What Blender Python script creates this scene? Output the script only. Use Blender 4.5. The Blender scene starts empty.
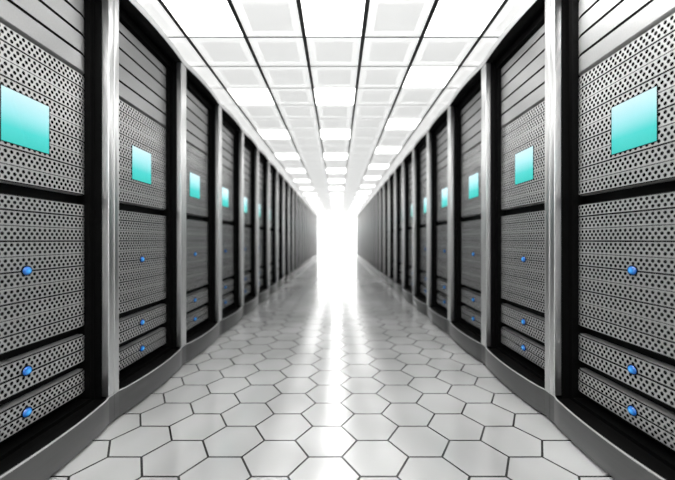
import bpy, bmesh, math, random
from mathutils import Vector

sc = bpy.context.scene
COL = sc.collection
PI = math.pi

# ------------------------------------------------------------------ sizes of the place
CAM_H = 0.88          # camera height
HALF = 1.05           # aisle centre line to the front of the rack posts
PITCH = 0.767         # rack spacing
N_RACK = 24
SEAM1 = 1.690         # far edge of the nearest rack
Y_BACK, Y_END = -1.55, 19.62
X_WALL = 2.10
Z_CEIL = CAM_H + 1.28
TILE = 0.3705

# ------------------------------------------------------------------ camera
cam_d = bpy.data.cameras.new('camera')
cam = bpy.data.objects.new('camera', cam_d)
COL.objects.link(cam)
cam.location = (0.024, 0.0, CAM_H)
cam.rotation_euler = (PI / 2, 0, 0)
cam_d.sensor_fit = 'HORIZONTAL'
cam_d.sensor_width = 36.0
cam_d.lens = 350.0 / 675.0 * 36.0
cam_d.clip_start = 0.02
cam_d.clip_end = 200
cam_d.dof.use_dof = True
cam_d.dof.focus_distance = 1.55
cam_d.dof.aperture_fstop = 1.0
sc.camera = cam

# ------------------------------------------------------------------ world, exposure
w = bpy.data.worlds.new('world')
sc.world = w
w.use_nodes = True
w.node_tree.nodes['Background'].inputs['Color'].default_value = (0.9, 0.95, 1, 1)
w.node_tree.nodes['Background'].inputs['Strength'].default_value = 0.05
sc.view_settings.view_transform = 'Standard'
sc.view_settings.look = 'None'
sc.view_settings.gamma = 1.0
sc.view_settings.use_curve_mapping = False
sc.view_settings.exposure = 0.0
sc.cycles.use_denoising = True
sc.cycles.max_bounces = 10
sc.cycles.diffuse_bounces = 6
sc.cycles.glossy_bounces = 5
sc.cycles.volume_bounces = 1
sc.cycles.sample_clamp_indirect = 6.0
sc.cycles.sample_clamp_direct = 8.0

PANEL_L = 50.0        # unseen outer ceiling panels over and behind the camera, boosted for nearest racks
PANEL_LC = 14.0       # middle lit column above and behind the camera
PANEL_L2 = 2.4        # outer lit ceiling panels further down the aisle
PANEL_L1 = 3.0        # lit row just ahead of the camera
PANEL_LM = 11.0        # middle lit column further down the aisle
TILE_GLOW = 0.67         # glow added to the unlit ceiling panels to whiten them
PANEL_LF = 7.0        # lit panels at the far end
WINDOW_L = 3.6        # bright opening at the end of the aisle
HAZE = 0.010

# ------------------------------------------------------------------ material helpers
def mat(name):
    m = bpy.data.materials.new(name)
    m.use_nodes = True
    return m, m.node_tree, m.node_tree.nodes['Principled BSDF']

def setp(p, **k):
    names = {'base': 'Base Color', 'rough': 'Roughness', 'metal': 'Metallic', 'spec': 'Specular IOR Level',
             'emit': 'Emission Color', 'strength': 'Emission Strength', 'coat': 'Coat Weight',
             'coat_rough': 'Coat Roughness', 'ior': 'IOR', 'aniso': 'Anisotropic'}
    for a, v in k.items():
        if a in ('base', 'emit') and not isinstance(v, tuple):
            v = (v, v, v)
        if a in ('base', 'emit'):
            v = tuple(v) + (1,)
        p.inputs[names[a]].default_value = v

class G:
    """small helper to write node graphs"""
    def __init__(s, nt): s.nt = nt
    def n(s, kind): return s.nt.nodes.new(kind)
    def link(s, a, b): s.nt.links.new(a, b)
    def m(s, op, a, b=None, c=None):
        x = s.n('ShaderNodeMath'); x.operation = op
        for i, v in enumerate((a, b, c)):
            if v is None: continue
            if isinstance(v, (int, float)): x.inputs[i].default_value = v
            else: s.link(v, x.inputs[i])
        return x.outputs[0]
    def ramp(s, fac, stops):
        r = s.n('ShaderNodeValToRGB')
        while len(r.color_ramp.elements) < len(stops): r.color_ramp.elements.new(0.5)
        for e, (p, c) in zip(r.color_ramp.elements, stops):
            e.position = p
            e.color = (c, c, c, 1) if isinstance(c, (int, float)) else tuple(c) + (1,)
        s.link(fac, r.inputs[0])
        return r.outputs[0]
    def smooth(s, v, lo, hi, a=0.0, b=1.0):
        x = s.n('ShaderNodeMapRange'); x.interpolation_type = 'SMOOTHSTEP'
        s.link(v, x.inputs[0])
        for i, q in zip((1, 2, 3, 4), (lo, hi, a, b)): x.inputs[i].default_value = q
        return x.outputs[0]
    def noise(s, scale, stretch=(1, 1, 1), detail=3, coord='Object'):
        t = s.n('ShaderNodeTexCoord'); mp = s.n('ShaderNodeMapping')
        mp.inputs['Scale'].default_value = stretch
        s.link(t.outputs[coord], mp.inputs[0])
        x = s.n('ShaderNodeTexNoise'); x.inputs['Scale'].default_value = scale
        x.inputs['Detail'].default_value = detail
        s.link(mp.outputs[0], x.inputs[0])
        return x.outputs['Fac']

# --- metals of the racks
def brushed(name, base, rough, metal, stretch, spread=0.12, scale=60):
    m, nt, p = mat(name); g = G(nt)
    setp(p, metal=metal, rough=rough, base=base)
    if not spread: return m
    f = g.noise(scale, stretch, 3)
    g.link(g.ramp(f, [(0.25, base * (1 - spread)), (0.75, base * (1 + spread))]), p.inputs['Base Color'])
    g.link(g.smooth(f, 0.2, 0.8, rough * 0.96, rough * 1.04), p.inputs['Roughness'])
    return m
M_CHROME = brushed('chrome post metal', 0.60, 0.33, 1.0, (1, 1, .04), 0)
M_SLAT = brushed('painted slat metal', 0.29, 0.40, 0.70, (.3, 1, 1), 0.06, 160)
M_KICK = brushed('dark brushed kick metal', 0.10, 0.34, 0.60, (1, .05, 1), 0.06)
M_HEAD = brushed('header metal with painted reflection', 0.80, 0.35, 0.35, (1, .1, 1), 0)  # pale base stands in for the white the face reflects
M_LIP = brushed('polished lip metal', 0.55, 0.40, 0.6, (1, .1, 1), 0)

def plain(name, base, rough, metal=0.0, spec=0.5):
    m, nt, p = mat(name); g = G(nt)
    setp(p, rough=rough, metal=metal, spec=spec)
    f = g.noise(35, (1, 1, 1), 2)
    b = base if isinstance(base, tuple) else (base,) * 3
    g.link(g.ramp(f, [(0.3, tuple(v * .92 for v in b)), (0.7, tuple(v * 1.08 for v in b))]), p.inputs['Base Color'])
    return m
M_BLACK = plain('black cabinet paint', 0.0018, 0.45, 0.0, 0.06)
M_GROOVE_SHADE = plain('black groove shade', 0.006, 0.9, 0.0, 0.1)  # black put into the grooves for the shade inside them
M_SOFFIT_SHADE = plain('header underside shade', 0.006, 0.8, 0.0, 0.1)  # black painted in for the unlit underside of the header

# --- perforated sheet: UV u = metres across, v = blade number
def perforated():
    m, nt, p = mat('perforated steel'); g = G(nt)
    uv = g.n('ShaderNodeUVMap'); uv.uv_map = 'sheet'
    sep = g.n('ShaderNodeSeparateXYZ'); g.link(uv.outputs[0], sep.inputs[0])
    u, v = sep.outputs[0], sep.outputs[1]
    row = g.m('ADD', g.m('DIVIDE', g.m('SUBTRACT', g.m('FRACT', v), 0.5), 0.262), 1.5)
    odd = g.m('COMPARE', g.m('FLOOR', row), 1.0, 0.1)
    uu = g.m('ADD', g.m('DIVIDE', u, 0.0235), g.m('MULTIPLY', odd, 0.5))
    du = g.m('MULTIPLY', g.m('SUBTRACT', g.m('FRACT', uu), 0.5), 0.0235)
    dv = g.m('MULTIPLY', g.m('SUBTRACT', g.m('FRACT', row), 0.5), 0.0155)
    d = g.m('SQRT', g.m('ADD', g.m('MULTIPLY', du, du), g.m('MULTIPLY', dv, dv)))
    hole = g.smooth(d, 0.0062, 0.0074, 1.0, 0.0)
    inside = g.m('MULTIPLY', g.m('GREATER_THAN', row, 0.0), g.m('LESS_THAN', row, 3.0))
    side = g.m('LESS_THAN', g.m("ABSOLUTE", u), 0.309)
    hole = g.m('MULTIPLY', hole, g.m('MULTIPLY', inside, side))
    f = g.noise(150, (.3, 1, 1), 3)
    base = g.ramp(f, [(0.25, 0.44), (0.75, 0.52)])
    mix = g.n('ShaderNodeMixRGB'); g.link(hole, mix.inputs[0]); g.link(base, mix.inputs[1])
    mix.inputs[2].default_value = (0.004, 0.004, 0.004, 1)
    g.link(mix.outputs[0], p.inputs['Base Color'])
    inv = g.m('SUBTRACT', 1.0, hole)
    g.link(g.m('MULTIPLY', inv, 0.80), p.inputs['Metallic'])
    g.link(g.m('MULTIPLY', inv, 0.5), p.inputs['Specular IOR Level'])
    g.link(g.m('ADD', 0.36, g.m('MULTIPLY', hole, 0.6)), p.inputs['Roughness'])
    rim = g.smooth(d, 0.0060, 0.0080, 0.0, 1.0)
    rim = g.m('MAXIMUM', rim, g.m('SUBTRACT', 1.0, g.m('MULTIPLY', inside, side)))
    bp = g.n('ShaderNodeBump'); bp.inputs['Strength'].default_value = 0.5
    bp.inputs['Distance'].default_value = 0.002
    g.link(rim, bp.inputs['Height']); g.link(bp.outputs[0], p.inputs['Normal'])
    return m
M_PERF = perforated()

# --- screen: colour runs from pale cyan at the top to turquoise at the bottom
def screen_mat():
    m, nt, p = mat('turquoise screen'); g = G(nt)
    uv = g.n('ShaderNodeUVMap'); uv.uv_map = 'sheet'
    sep = g.n('ShaderNodeSeparateXYZ'); g.link(uv.outputs[0], sep.inputs[0])
    c = g.ramp(sep.outputs[1], [(0.0, (.03, .60, .54)), (0.30, (.06, .70, .66)), (0.62, (.34, .82, .86)), (1.0, (.64, .90, .95))])
    setp(p, base=0.02, rough=0.12, strength=1.0)
    g.link(c, p.inputs['Emission Color'])
    return m
M_SCREEN = screen_mat()

def led_mat():
    m, nt, p = mat('blue indicator lens'); g = G(nt)
    lw = g.n('ShaderNodeTexCoord')
    sep = g.n('ShaderNodeSeparateXYZ'); uv = g.n('ShaderNodeUVMap'); uv.uv_map = 'sheet'
    g.link(uv.outputs[0], sep.inputs[0])
    c = g.ramp(sep.outputs[0], [(0.0, (.16, .60, .90)), (0.40, (.04, .36, .72)), (0.75, (.005, .07, .22))])
    setp(p, base=(.01, .06, .25), rough=0.15, strength=0.7)
    g.link(c, p.inputs['Emission Color'])
    return m
M_LED = led_mat()

# --- floor tile / joint
def floor_mat(name, lo, hi, ior):
    m, nt, p = mat(name); g = G(nt)
    f = g.noise(1.9, (1, .6, 1), 2)
    g.link(g.ramp(f, [(0.32, lo), (0.68, hi)]), p.inputs['Base Color'])
    r = g.noise(3.0, (1, .5, 1), 3)
    g.link(g.smooth(r, 0.3, 0.7, 0.14, 0.19), p.inputs['Roughness'])
    setp(p, ior=ior)
    return m
M_TILE = floor_mat('polished floor tile', 0.26, 0.42, 2.5)
M_JOINT = floor_mat('dark floor joint', 0.006, 0.010, 1.65)

# --- ceiling
def emissive(name, base, col, strength, rough=0.6):
    m, nt, p = mat(name); g = G(nt)
    setp(p, base=base, rough=rough, emit=col, strength=strength)
    return m
M_CEIL = emissive('unlit ceiling panel rim with added glow', 0.86, (1, 1, .985), TILE_GLOW)
M_CEIL_IN = emissive('unlit ceiling panel field with added glow', 0.72, (1, 1, .985), TILE_GLOW * 0.80)
M_TBAR = plain('black ceiling grid', 0.012, 0.5)
M_LIT = emissive('lit ceiling diffuser', 0.85, (1, 1, .985), PANEL_L)
M_LITC = emissive('middle lit ceiling diffuser overhead', 0.85, (1, 1, .985), PANEL_LC)
M_LIT1 = emissive('lit ceiling diffuser ahead', 0.85, (1, 1, .985), PANEL_L1)
M_LITM = emissive('middle lit ceiling diffuser', 0.85, (1, 1, .985), PANEL_LM)
M_LITF = emissive('far lit ceiling diffuser', 0.85, (1, 1, .985), PANEL_LF)
M_LIT2 = emissive('dimmer lit ceiling diffuser', 0.85, (1, 1, .985), PANEL_L2)
M_WALL = plain('white wall paint', 0.75, 0.7)
M_WINDOW = emissive('bright opening', 0.85, (1, 1, .99), WINDOW_L)

# ------------------------------------------------------------------ mesh helpers
def link(name, bm, mats, parent=None, smooth=False, tags=None):
    me = bpy.data.meshes.new(name)
    bmesh.ops.recalc_face_normals(bm, faces=bm.faces[:])
    bm.to_mesh(me); bm.free()
    for m in (mats if isinstance(mats, (list, tuple)) else [mats]): me.materials.append(m)
    if smooth:
        for p in me.polygons: p.use_smooth = True
        try: me.set_sharp_from_angle(angle=math.radians(35))
        except Exception: pass
    o = bpy.data.objects.new(name, me)
    COL.objects.link(o)
    if parent: o.parent = parent
    for k, v in (tags or {}).items(): o[k] = v
    return o

def box(bm, x0, x1, y0, y1, z0, z1, bevel=0.0, seg=2):
    r = bmesh.ops.create_cube(bm, size=1.0)
    for v in r['verts']:
        v.co = Vector((x0 + (v.co.x + .5) * (x1 - x0), y0 + (v.co.y + .5) * (y1 - y0), z0 + (v.co.z + .5) * (z1 - z0)))
    if bevel:
        es = list({e for v in r['verts'] for e in v.link_edges})
        bmesh.ops.bevel(bm, geom=es, offset=bevel, segments=seg, affect='EDGES', profile=0.5)

def structure(name, bm, m):
    return link(name, bm, m, tags={'kind': 'structure'})

# ------------------------------------------------------------------ the room
# floor: one sheet of hexagonal tiles with flush dark joints
A = 0.1355
HS, CS, JN = A * math.sqrt(3), A * 1.5, 0.0042
X_OFF, Y_OFF = -0.026, 1.537
bm = bmesh.new()
cache = {}
def fv(x, y):
    k = (round(x, 4), round(y, 4))
    if k not in cache: cache[k] = bm.verts.new((x, y, 0.0))
    return cache[k]
ncol = int(X_WALL / CS) + 1
for i in range(-ncol, ncol + 1):
    cx = X_OFF + i * CS
    for j in range(int((Y_BACK - Y_OFF) / HS) - 1, int((Y_END - Y_OFF) / HS) + 2):
        cy = Y_OFF + j * HS + (HS / 2 if i % 2 else 0)
        if not (Y_BACK - .1 < cy < Y_END + .1): continue
        outer, inner = [], []
        for k in range(6):
            c, s = math.cos(k * PI / 3), math.sin(k * PI / 3)
            outer.append(fv(cx + A * c, cy + A * s))
            q = A - JN / math.cos(PI / 6)
            inner.append(bm.verts.new((cx + q * c, cy + q * s, 0.0)))
        bm.faces.new(inner)
        for k in range(6):
            f = bm.faces.new((outer[k], outer[(k + 1) % 6], inner[(k + 1) % 6], inner[k]))
            f.material_index = 1
for f in bm.faces:
    if f.normal.z < 0: f.normal_flip()
fl = structure('floor', bm, [M_TILE, M_JOINT])

# ceiling: unlit square panels with an added glow in a black grid; the lit panels are lamps of their own
C_X, GAP, GAP_Y = 0.0, 0.0125, 0.0080
Y_LINE = 350 * 1.28 / 202.7           # a grid line seen in the photograph
def is_lit(i, j):                     # j counts rows away from the camera, row 0 ends at Y_LINE
    if i in (-2, 0): return j % 3 == 0
    if i == 2: return j % 3 == 2 or j == 0
    return False
lit = []
bm = bmesh.new()
jmin, jmax = int((Y_BACK - Y_LINE) / TILE) - 1, int((Y_END - Y_LINE) / TILE) + 1
for j in range(jmin, jmax + 1):
    for i in range(-5, 6):
        x0, x1 = C_X + (i - .5) * TILE, C_X + (i + .5) * TILE
        y0, y1 = Y_LINE + (j - 1) * TILE, Y_LINE + j * TILE
        y0, y1 = max(y0, Y_BACK), min(y1, Y_END)
        if y1 - y0 < .03: continue
        def rect(m, z):
            n = GAP_Y if m == GAP else m
            return [bm.verts.new(q) for q in ((x0 + m, y0 + n, z), (x1 - m, y0 + n, z), (x1 - m, y1 - n, z), (x0 + m, y1 - n, z))]
        zt = Z_CEIL + .0012
        r0, r1 = rect(0, zt), rect(GAP, zt)
        def ring(a, b, mi):
            for k in range(4):
                f = bm.faces.new((a[k], b[k], b[(k + 1) % 4], a[(k + 1) % 4])); f.material_index = mi
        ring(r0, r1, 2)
        if is_lit(i, j) and y1 - y0 > TILE * .9:
            r2 = rect(GAP, Z_CEIL + .0095); ring(r1, r2, 2)
            f = bm.faces.new(r2); f.material_index = 2
            lit.append((i, j, x0, x1, y0, y1)); continue
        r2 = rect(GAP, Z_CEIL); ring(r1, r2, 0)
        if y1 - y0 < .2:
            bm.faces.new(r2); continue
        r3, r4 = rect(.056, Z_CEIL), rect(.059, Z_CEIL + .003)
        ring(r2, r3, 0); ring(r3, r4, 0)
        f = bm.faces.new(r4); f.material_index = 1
bmesh.ops.remove_doubles(bm, verts=bm.verts[:], dist=1e-5)
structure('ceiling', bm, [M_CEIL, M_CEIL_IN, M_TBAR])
bm = bmesh.new(); box(bm, -X_WALL, X_WALL, Y_BACK, Y_END, Z_CEIL + .03, Z_CEIL + .09); structure('ceiling_slab', bm, M_WALL)

bm = bmesh.new(); box(bm, -X_WALL - .08, -X_WALL, Y_BACK, Y_END, 0, Z_CEIL + .03); structure('wall_left', bm, M_WALL)
bm = bmesh.new(); box(bm, X_WALL, X_WALL + .08, Y_BACK, Y_END, 0, Z_CEIL + .03); structure('wall_right', bm, M_WALL)
bm = bmesh.new(); box(bm, -X_WALL, X_WALL, Y_BACK - .08, Y_BACK, 0, Z_CEIL + .03); structure('wall_back', bm, M_WALL)
bm = bmesh.new(); box(bm, -X_WALL, X_WALL, Y_END + .04, Y_END + .12, 0, Z_CEIL + .03); structure('wall_front', bm, M_WALL)
bm = bmesh.new(); box(bm, -1.30, 1.30, Y_END, Y_END + .03, 0.0, Z_CEIL - .005); structure('window_1', bm, M_WINDOW)

# ------------------------------------------------------------------ numbers in words for the labels
ORD = ['', 'first', 'second', 'third', 'fourth', 'fifth', 'sixth', 'seventh', 'eighth', 'ninth', 'tenth', 'eleventh', 'twelfth',
       'thirteenth', 'fourteenth', 'fifteenth', 'sixteenth', 'seventeenth', 'eighteenth', 'nineteenth', 'twentieth',
       'twenty-first', 'twenty-second', 'twenty-third', 'twenty-fourth', 'twenty-fifth', 'twenty-sixth']

# ------------------------------------------------------------------ lit ceiling panels
def copy_tree(o, parent=None):
    c = o.copy(); COL.objects.link(c)
    if parent: c.parent = parent
    for ch in list(o.children): copy_tree(ch, c)
    return c

def make_light(M_LIT):
    r = bpy.data.objects.new('ceiling_light', None); COL.objects.link(r)
    h = TILE / 2 - GAP
    bm = bmesh.new()                                   # tray frame
    pts = []
    for m, z in ((0, .008), (0, 0), (.014, 0), (.016, .003)):
        pts.append([bm.verts.new((sx * (h - m), sy * (h - m), z)) for sx, sy in ((-1, -1), (1, -1), (1, 1), (-1, 1))])
    for ring in pts:
        for v in ring: v.co.y *= (TILE / 2 - GAP_Y) / h
    for a, b in zip(pts, pts[1:]):
        for k in range(4): bm.faces.new((a[k], b[k], b[(k + 1) % 4], a[(k + 1) % 4]))
    link('frame', bm, M_LIT, r)
    bm = bmesh.new(); q = h - .0165
    box(bm, -q, q, -q, q, .003, .007)
    link('diffuser', bm, M_LIT, r)
    return r
protos = {}
count = {-2: 0, 0: 0, 2: 0}
SIDE = {-2: 'left', 0: 'middle', 2: 'right'}
for i, j, x0, x1, y0, y1 in lit:
    m = (M_LITC if i == 0 else M_LIT) if j < 0 else M_LIT1 if j <= 2 else M_LITM if i == 0 else M_LITF if j > 19 else M_LIT2
    if m in protos: o = copy_tree(protos[m])
    else: o = protos[m] = make_light(m)
    o.location = ((x0 + x1) / 2, (y0 + y1) / 2, Z_CEIL)
    if j < 0:
        o['label'] = f'unseen glowing white ceiling panel overhead behind the camera, {SIDE[i]} column, {ORD[-j]} row back'
    else:
        count[i] += 1
        o['label'] = f'glowing white square ceiling panel, {ORD[count[i]]} from the camera in the {SIDE[i]} lit column'
    o['category'] = 'ceiling light'
    o['group'] = 'lit panels in the ceiling grid'

# ------------------------------------------------------------------ the server rack (front faces +x, origin on the floor)
HW = PITCH / 2 - 0.001       # half width
OPEN = HW - 0.038            # half width of the door opening
Z_SILL, Z_HEAD, Z_TOP = 0.141, 2.105, 2.147
FR, PL = -0.036, -0.082      # frame plane, plane of the units
def Z(v): return v + CAM_H

def arc_x(y, bow, half):
    t = min(1.0, abs(y) / half)
    return bow * (1 - t * t)

def sheet_uv(bm, fn):
    l = bm.loops.layers.uv.new('sheet')
    for f in bm.faces:
        for lp in f.loops: lp[l].uv = fn(lp.vert.co)

def bowed(bm, ys, sections, close=True):
    """sections(y) -> list of (x, z); sweeps the closed section across ys. returns grid of verts"""
    cols = [[bm.verts.new((x, y, z)) for x, z in sections(y)] for y in ys]
    n = len(cols[0]); faces = []
    for a, b in zip(cols, cols[1:]):
        faces.append([bm.faces.new((a[k], a[(k + 1) % n], b[(k + 1) % n], b[k])) for k in range(n)])
    if close:
        bm.faces.new(cols[0]); bm.faces.new(cols[-1])
    return faces

def build_rack():
    r = bpy.data.objects.new('server_rack', None); COL.objects.link(r)
    # cabinet: black box with a stepped recess in its front
    bm = bmesh.new()
    def loop(x, hw, z0, z1): return [bm.verts.new((x, y, z)) for y, z in ((-hw, z0), (hw, z0), (hw, z1), (-hw, z1))]
    L = [loop(-.90, HW, 0.0, Z_TOP - .004), loop(FR, HW, 0.0, Z_TOP - .004), loop(FR, OPEN + .002, Z_SILL - .012, Z_HEAD),
         loop(-.070, OPEN + .002, Z_SILL - .012, Z_HEAD), loop(-.070, OPEN - .0265, Z_SILL + .004, Z_HEAD - .045), loop(-.130, OPEN - .0265, Z_SILL + .004, Z_HEAD - .06)]  # lowered black head stands for the shadow under the header
    bm.faces.new(L[0]); bm.faces.new(L[-1])
    for a, b in zip(L, L[1:]):
        for k in range(4): bm.faces.new((a[k], a[(k + 1) % 4], b[(k + 1) % 4], b[k]))
    link('cabinet', bm, M_BLACK, r)
    # chrome posts
    for s in (-1, 1):
        bm = bmesh.new()
        y0, y1 = sorted((s * (HW - .001), s * OPEN))
        box(bm, FR + .0005, 0.0, y0, y1, Z_SILL + .001, Z_HEAD - .0005, .004, 3)
        link('side_post', bm, M_CHROME, r, True)
    ys = [-HW, -OPEN - .004, -OPEN] + [-OPEN + 2 * OPEN * k / 20 for k in range(1, 20)] + [OPEN, OPEN + .004, HW]
    # header: bowed canopy, face paled for its reflection, underside blackened as shade
    bm = bmesh.new()
    def sec(y):
        x = .002 + arc_x(y, .022, HW)
        return [(FR + .0005, Z_HEAD), (x - .004, Z_HEAD), (x, Z_HEAD + .004), (x, Z_TOP - .004), (x - .004, Z_TOP), (FR + .0005, Z_TOP)]
    for fs in bowed(bm, ys, sec): fs[0].material_index = 1
    link('header', bm, [M_HEAD, M_SOFFIT_SHADE], r, True)
    # bowed kick plate with a polished lip
    bm = bmesh.new()
    def sec(y):
        bt, bb = arc_x(y, .034, HW), arc_x(y, .025, HW)
        g = -.006 if OPEN - .0001 < abs(y) < OPEN + .0045 else 0.0
        return [(FR + .0005, .012), (bb + g - .004, .012), (bb + g, .016), (bt + g, Z_SILL - .004), (bt + g - .002, Z_SILL), (bt + g - .006, Z_SILL), (bt + g - .008, Z_SILL - .012), (FR + .0005, Z_SILL - .012)]
    for fs in bowed(bm, ys, sec):
        fs[3].material_index = 1; fs[4].material_index = 1; fs[6].material_index = 2; fs[5].material_index = 2
    link('kick_plate', bm, [M_KICK, M_LIP, M_BLACK], r, True)

    UW = OPEN - .029
    yu = [-UW, -UW + .003, -UW + .010, -UW + .022, -UW + .040] + [-UW + .040 + (2 * UW - .08) * k / 8 for k in range(1, 8)] + [UW - .040, UW - .022, UW - .010, UW - .003, UW]
    def drop(y):                                  # rounded vertical edges
        e = UW - abs(y)
        return 0.0 if e >= .04 else .014 * (1 - e / .04) ** 2
    def front(bm, edges, depth=.010, back=-.129):
        """edges: list of (z0, z1, groove half width above). One connected sheet with grooves, and its back."""
        prof = []
        n = len(edges)
        for i, (z0, z1) in enumerate(edges):
            c = .0006
            if i == 0: prof += [(-.006, z0), (0, z0 + .004)]
            else: prof += [(-depth, z0), (-c, z0), (0, z0 + c)]
            if i == n - 1: prof += [(0, z1 - .004), (-.006, z1)]
            else: prof += [(0, z1 - c), (-c, z1), (-depth, z1)]
        top, bot = edges[-1][1], edges[0][0]
        def sec(y): return [(PL + x - drop(y), z) for x, z in prof] + [(back, top), (back, bot)]
        fcs = bowed(bm, yu, sec)
        for fs in fcs:
            for k in range(len(prof) - 1):
                if prof[k][0] == -depth or prof[k + 1][0] == -depth: fs[k].material_index = 1
    # slatted blanking panel
    bm = bmesh.new()
    p = .0872; ed = []
    for k in range(5):
        z0 = Z(.757) + k * p
        ed.append((z0 + .006, min(z0 + p - .006, Z_HEAD - .064)))
    front(bm, ed, .016)
    link('slat_panel', bm, [M_SLAT, M_GROOVE_SHADE], r, True)
    # perforated units
    units = [(.205, .750, 9, 'screen'), (-.394, .162, 10, -.114), (-.555, -.434, 2, -.486), (-.696, -.594, 2, -.640)]
    for zl, zh, n, extra in units:
        bm = bmesh.new()
        p = (zh - zl) / n
        ed = []
        for k in range(n):
            a = Z(zl) + k * p; b = a + p
            thick = .0040 if n == 2 else .0032
            lo = .0014 if k % 2 == (n % 2) else thick
            hi = thick if k % 2 == (n % 2) else .0014
            ed.append((a + (0 if k == 0 else lo), b - (0 if k == n - 1 else hi)))
        front(bm, ed, .006)
        sheet_uv(bm, lambda co: (co.y, (co.z - Z(zl)) / p))
        u = link('server_unit', bm, [M_PERF, M_GROOVE_SHADE], r, True)
        if extra == 'screen':
            bm = bmesh.new()
            y1, za, zb = .103, Z(.341), Z(.536)
            rings = []
            for m, x in ((0, PL - .002), (0, PL + .0015), (.002, PL + .0025), (.003, PL + .002)):
                rings.append([bm.verts.new((x, y, z)) for y, z in ((-y1 + m, za + m), (y1 - m, za + m), (y1 - m, zb - m), (-y1 + m, zb - m))])
            bm.faces.new(rings[0])
            for a, b in zip(rings, rings[1:]):
                for k in range(4): bm.faces.new((a[k], a[(k + 1) % 4], b[(k + 1) % 4], b[k]))
            f = bm.faces.new(rings[-1]); f.material_index = 1
            sheet_uv(bm, lambda co: ((co.y + y1) / (2 * y1), (co.z - za) / (zb - za)))
            d = link('display_screen', bm, [M_BLACK, M_SCREEN], u)
            d['label'] = 'glowing turquoise square screen'
        else:
            zc = Z(extra if extra is not None else (zl + zh) / 2)
            bm = bmesh.new()
            prof = [(.0, .012), (.35, .0116), (.65, .0098), (.86, .0065), (.93, .003)]
            lens, rim = 20, [(1.0, .004), (1.12, .0035), (1.16, -.002)]
            R1, R2 = .0200, .0172
            uvl = bm.loops.layers.uv.new('sheet')
            c = bm.verts.new((PL + prof[0][1], 0, zc)); rg = []
            for t, x in prof[1:] + rim:
                rg.append(([bm.verts.new((PL + x, R1 * t * math.cos(2 * PI * k / lens), zc + R2 * t * math.sin(2 * PI * k / lens))) for k in range(lens)], t))
            for k in range(lens):
                f = bm.faces.new((c, rg[0][0][k], rg[0][0][(k + 1) % lens]))
                for lp in f.loops: lp[uvl].uv = (0 if lp.vert == c else rg[0][1], 0)
            for q, ((a, ta), (b, tb)) in enumerate(zip(rg, rg[1:])):
                for k in range(lens):
                    f = bm.faces.new((a[k], b[k], b[(k + 1) % lens], a[(k + 1) % lens]))
                    f.material_index = 1 if q >= 3 else 0
                    for lp, t in zip(f.loops, (ta, tb, tb, ta)): lp[uvl].uv = (t, 0)
            bm.faces.new(rg[-1][0])
            d = link('indicator_light', bm, [M_LED, M_BLACK], u, True)
            d['label'] = 'domed blue indicator light'
    return r

rack0 = build_rack()
first = True
for side, sx, rz, dy in (('left', -1, 0.0, -.006), ('right', 1, PI, .006)):
    for k in range(N_RACK):
        o = rack0 if first else copy_tree(rack0)
        first = False
        o.location = (sx * HALF, SEAM1 - PITCH / 2 + k * PITCH + dy, 0.0)
        o.rotation_euler = (0, 0, rz)
        if k == 0:
            o['label'] = f'nearest rack on the {side}, largest turquoise screen, cut off by the {side} picture edge'
        elif k == N_RACK - 1:
            o['label'] = f'farthest grey rack of the {side} row, beside the bright end of the aisle'
        elif k < 5:
            o['label'] = f'{ORD[k + 1]} rack from the camera in the {side} row, turquoise screen between chrome posts'
        else:
            o['label'] = f'{ORD[k + 1]} rack from the camera in the {side} row, dark with chrome posts'
        o['category'] = 'server rack'
        o['group'] = f'server racks along the {side} side of the aisle'

# ------------------------------------------------------------------ thin haze filling the aisle
if HAZE > 0:
    bm = bmesh.new(); box(bm, -HALF + .06, HALF - .06, 7.0, Y_END - .01, .004, Z_CEIL - .004)
    m = bpy.data.materials.new('haze'); m.use_nodes = True
    nt = m.node_tree; nt.nodes.clear()
    out = nt.nodes.new('ShaderNodeOutputMaterial'); vs = nt.nodes.new('ShaderNodeVolumeScatter')
    vs.inputs['Density'].default_value = HAZE
    vs.inputs['Anisotropy'].default_value = 0.3
    nt.links.new(vs.outputs[0], out.inputs['Volume'])
    o = link('haze', bm, m)
    o['kind'] = 'stuff'; o['label'] = 'thin white haze filling the aisle towards its bright end'; o['category'] = 'haze'
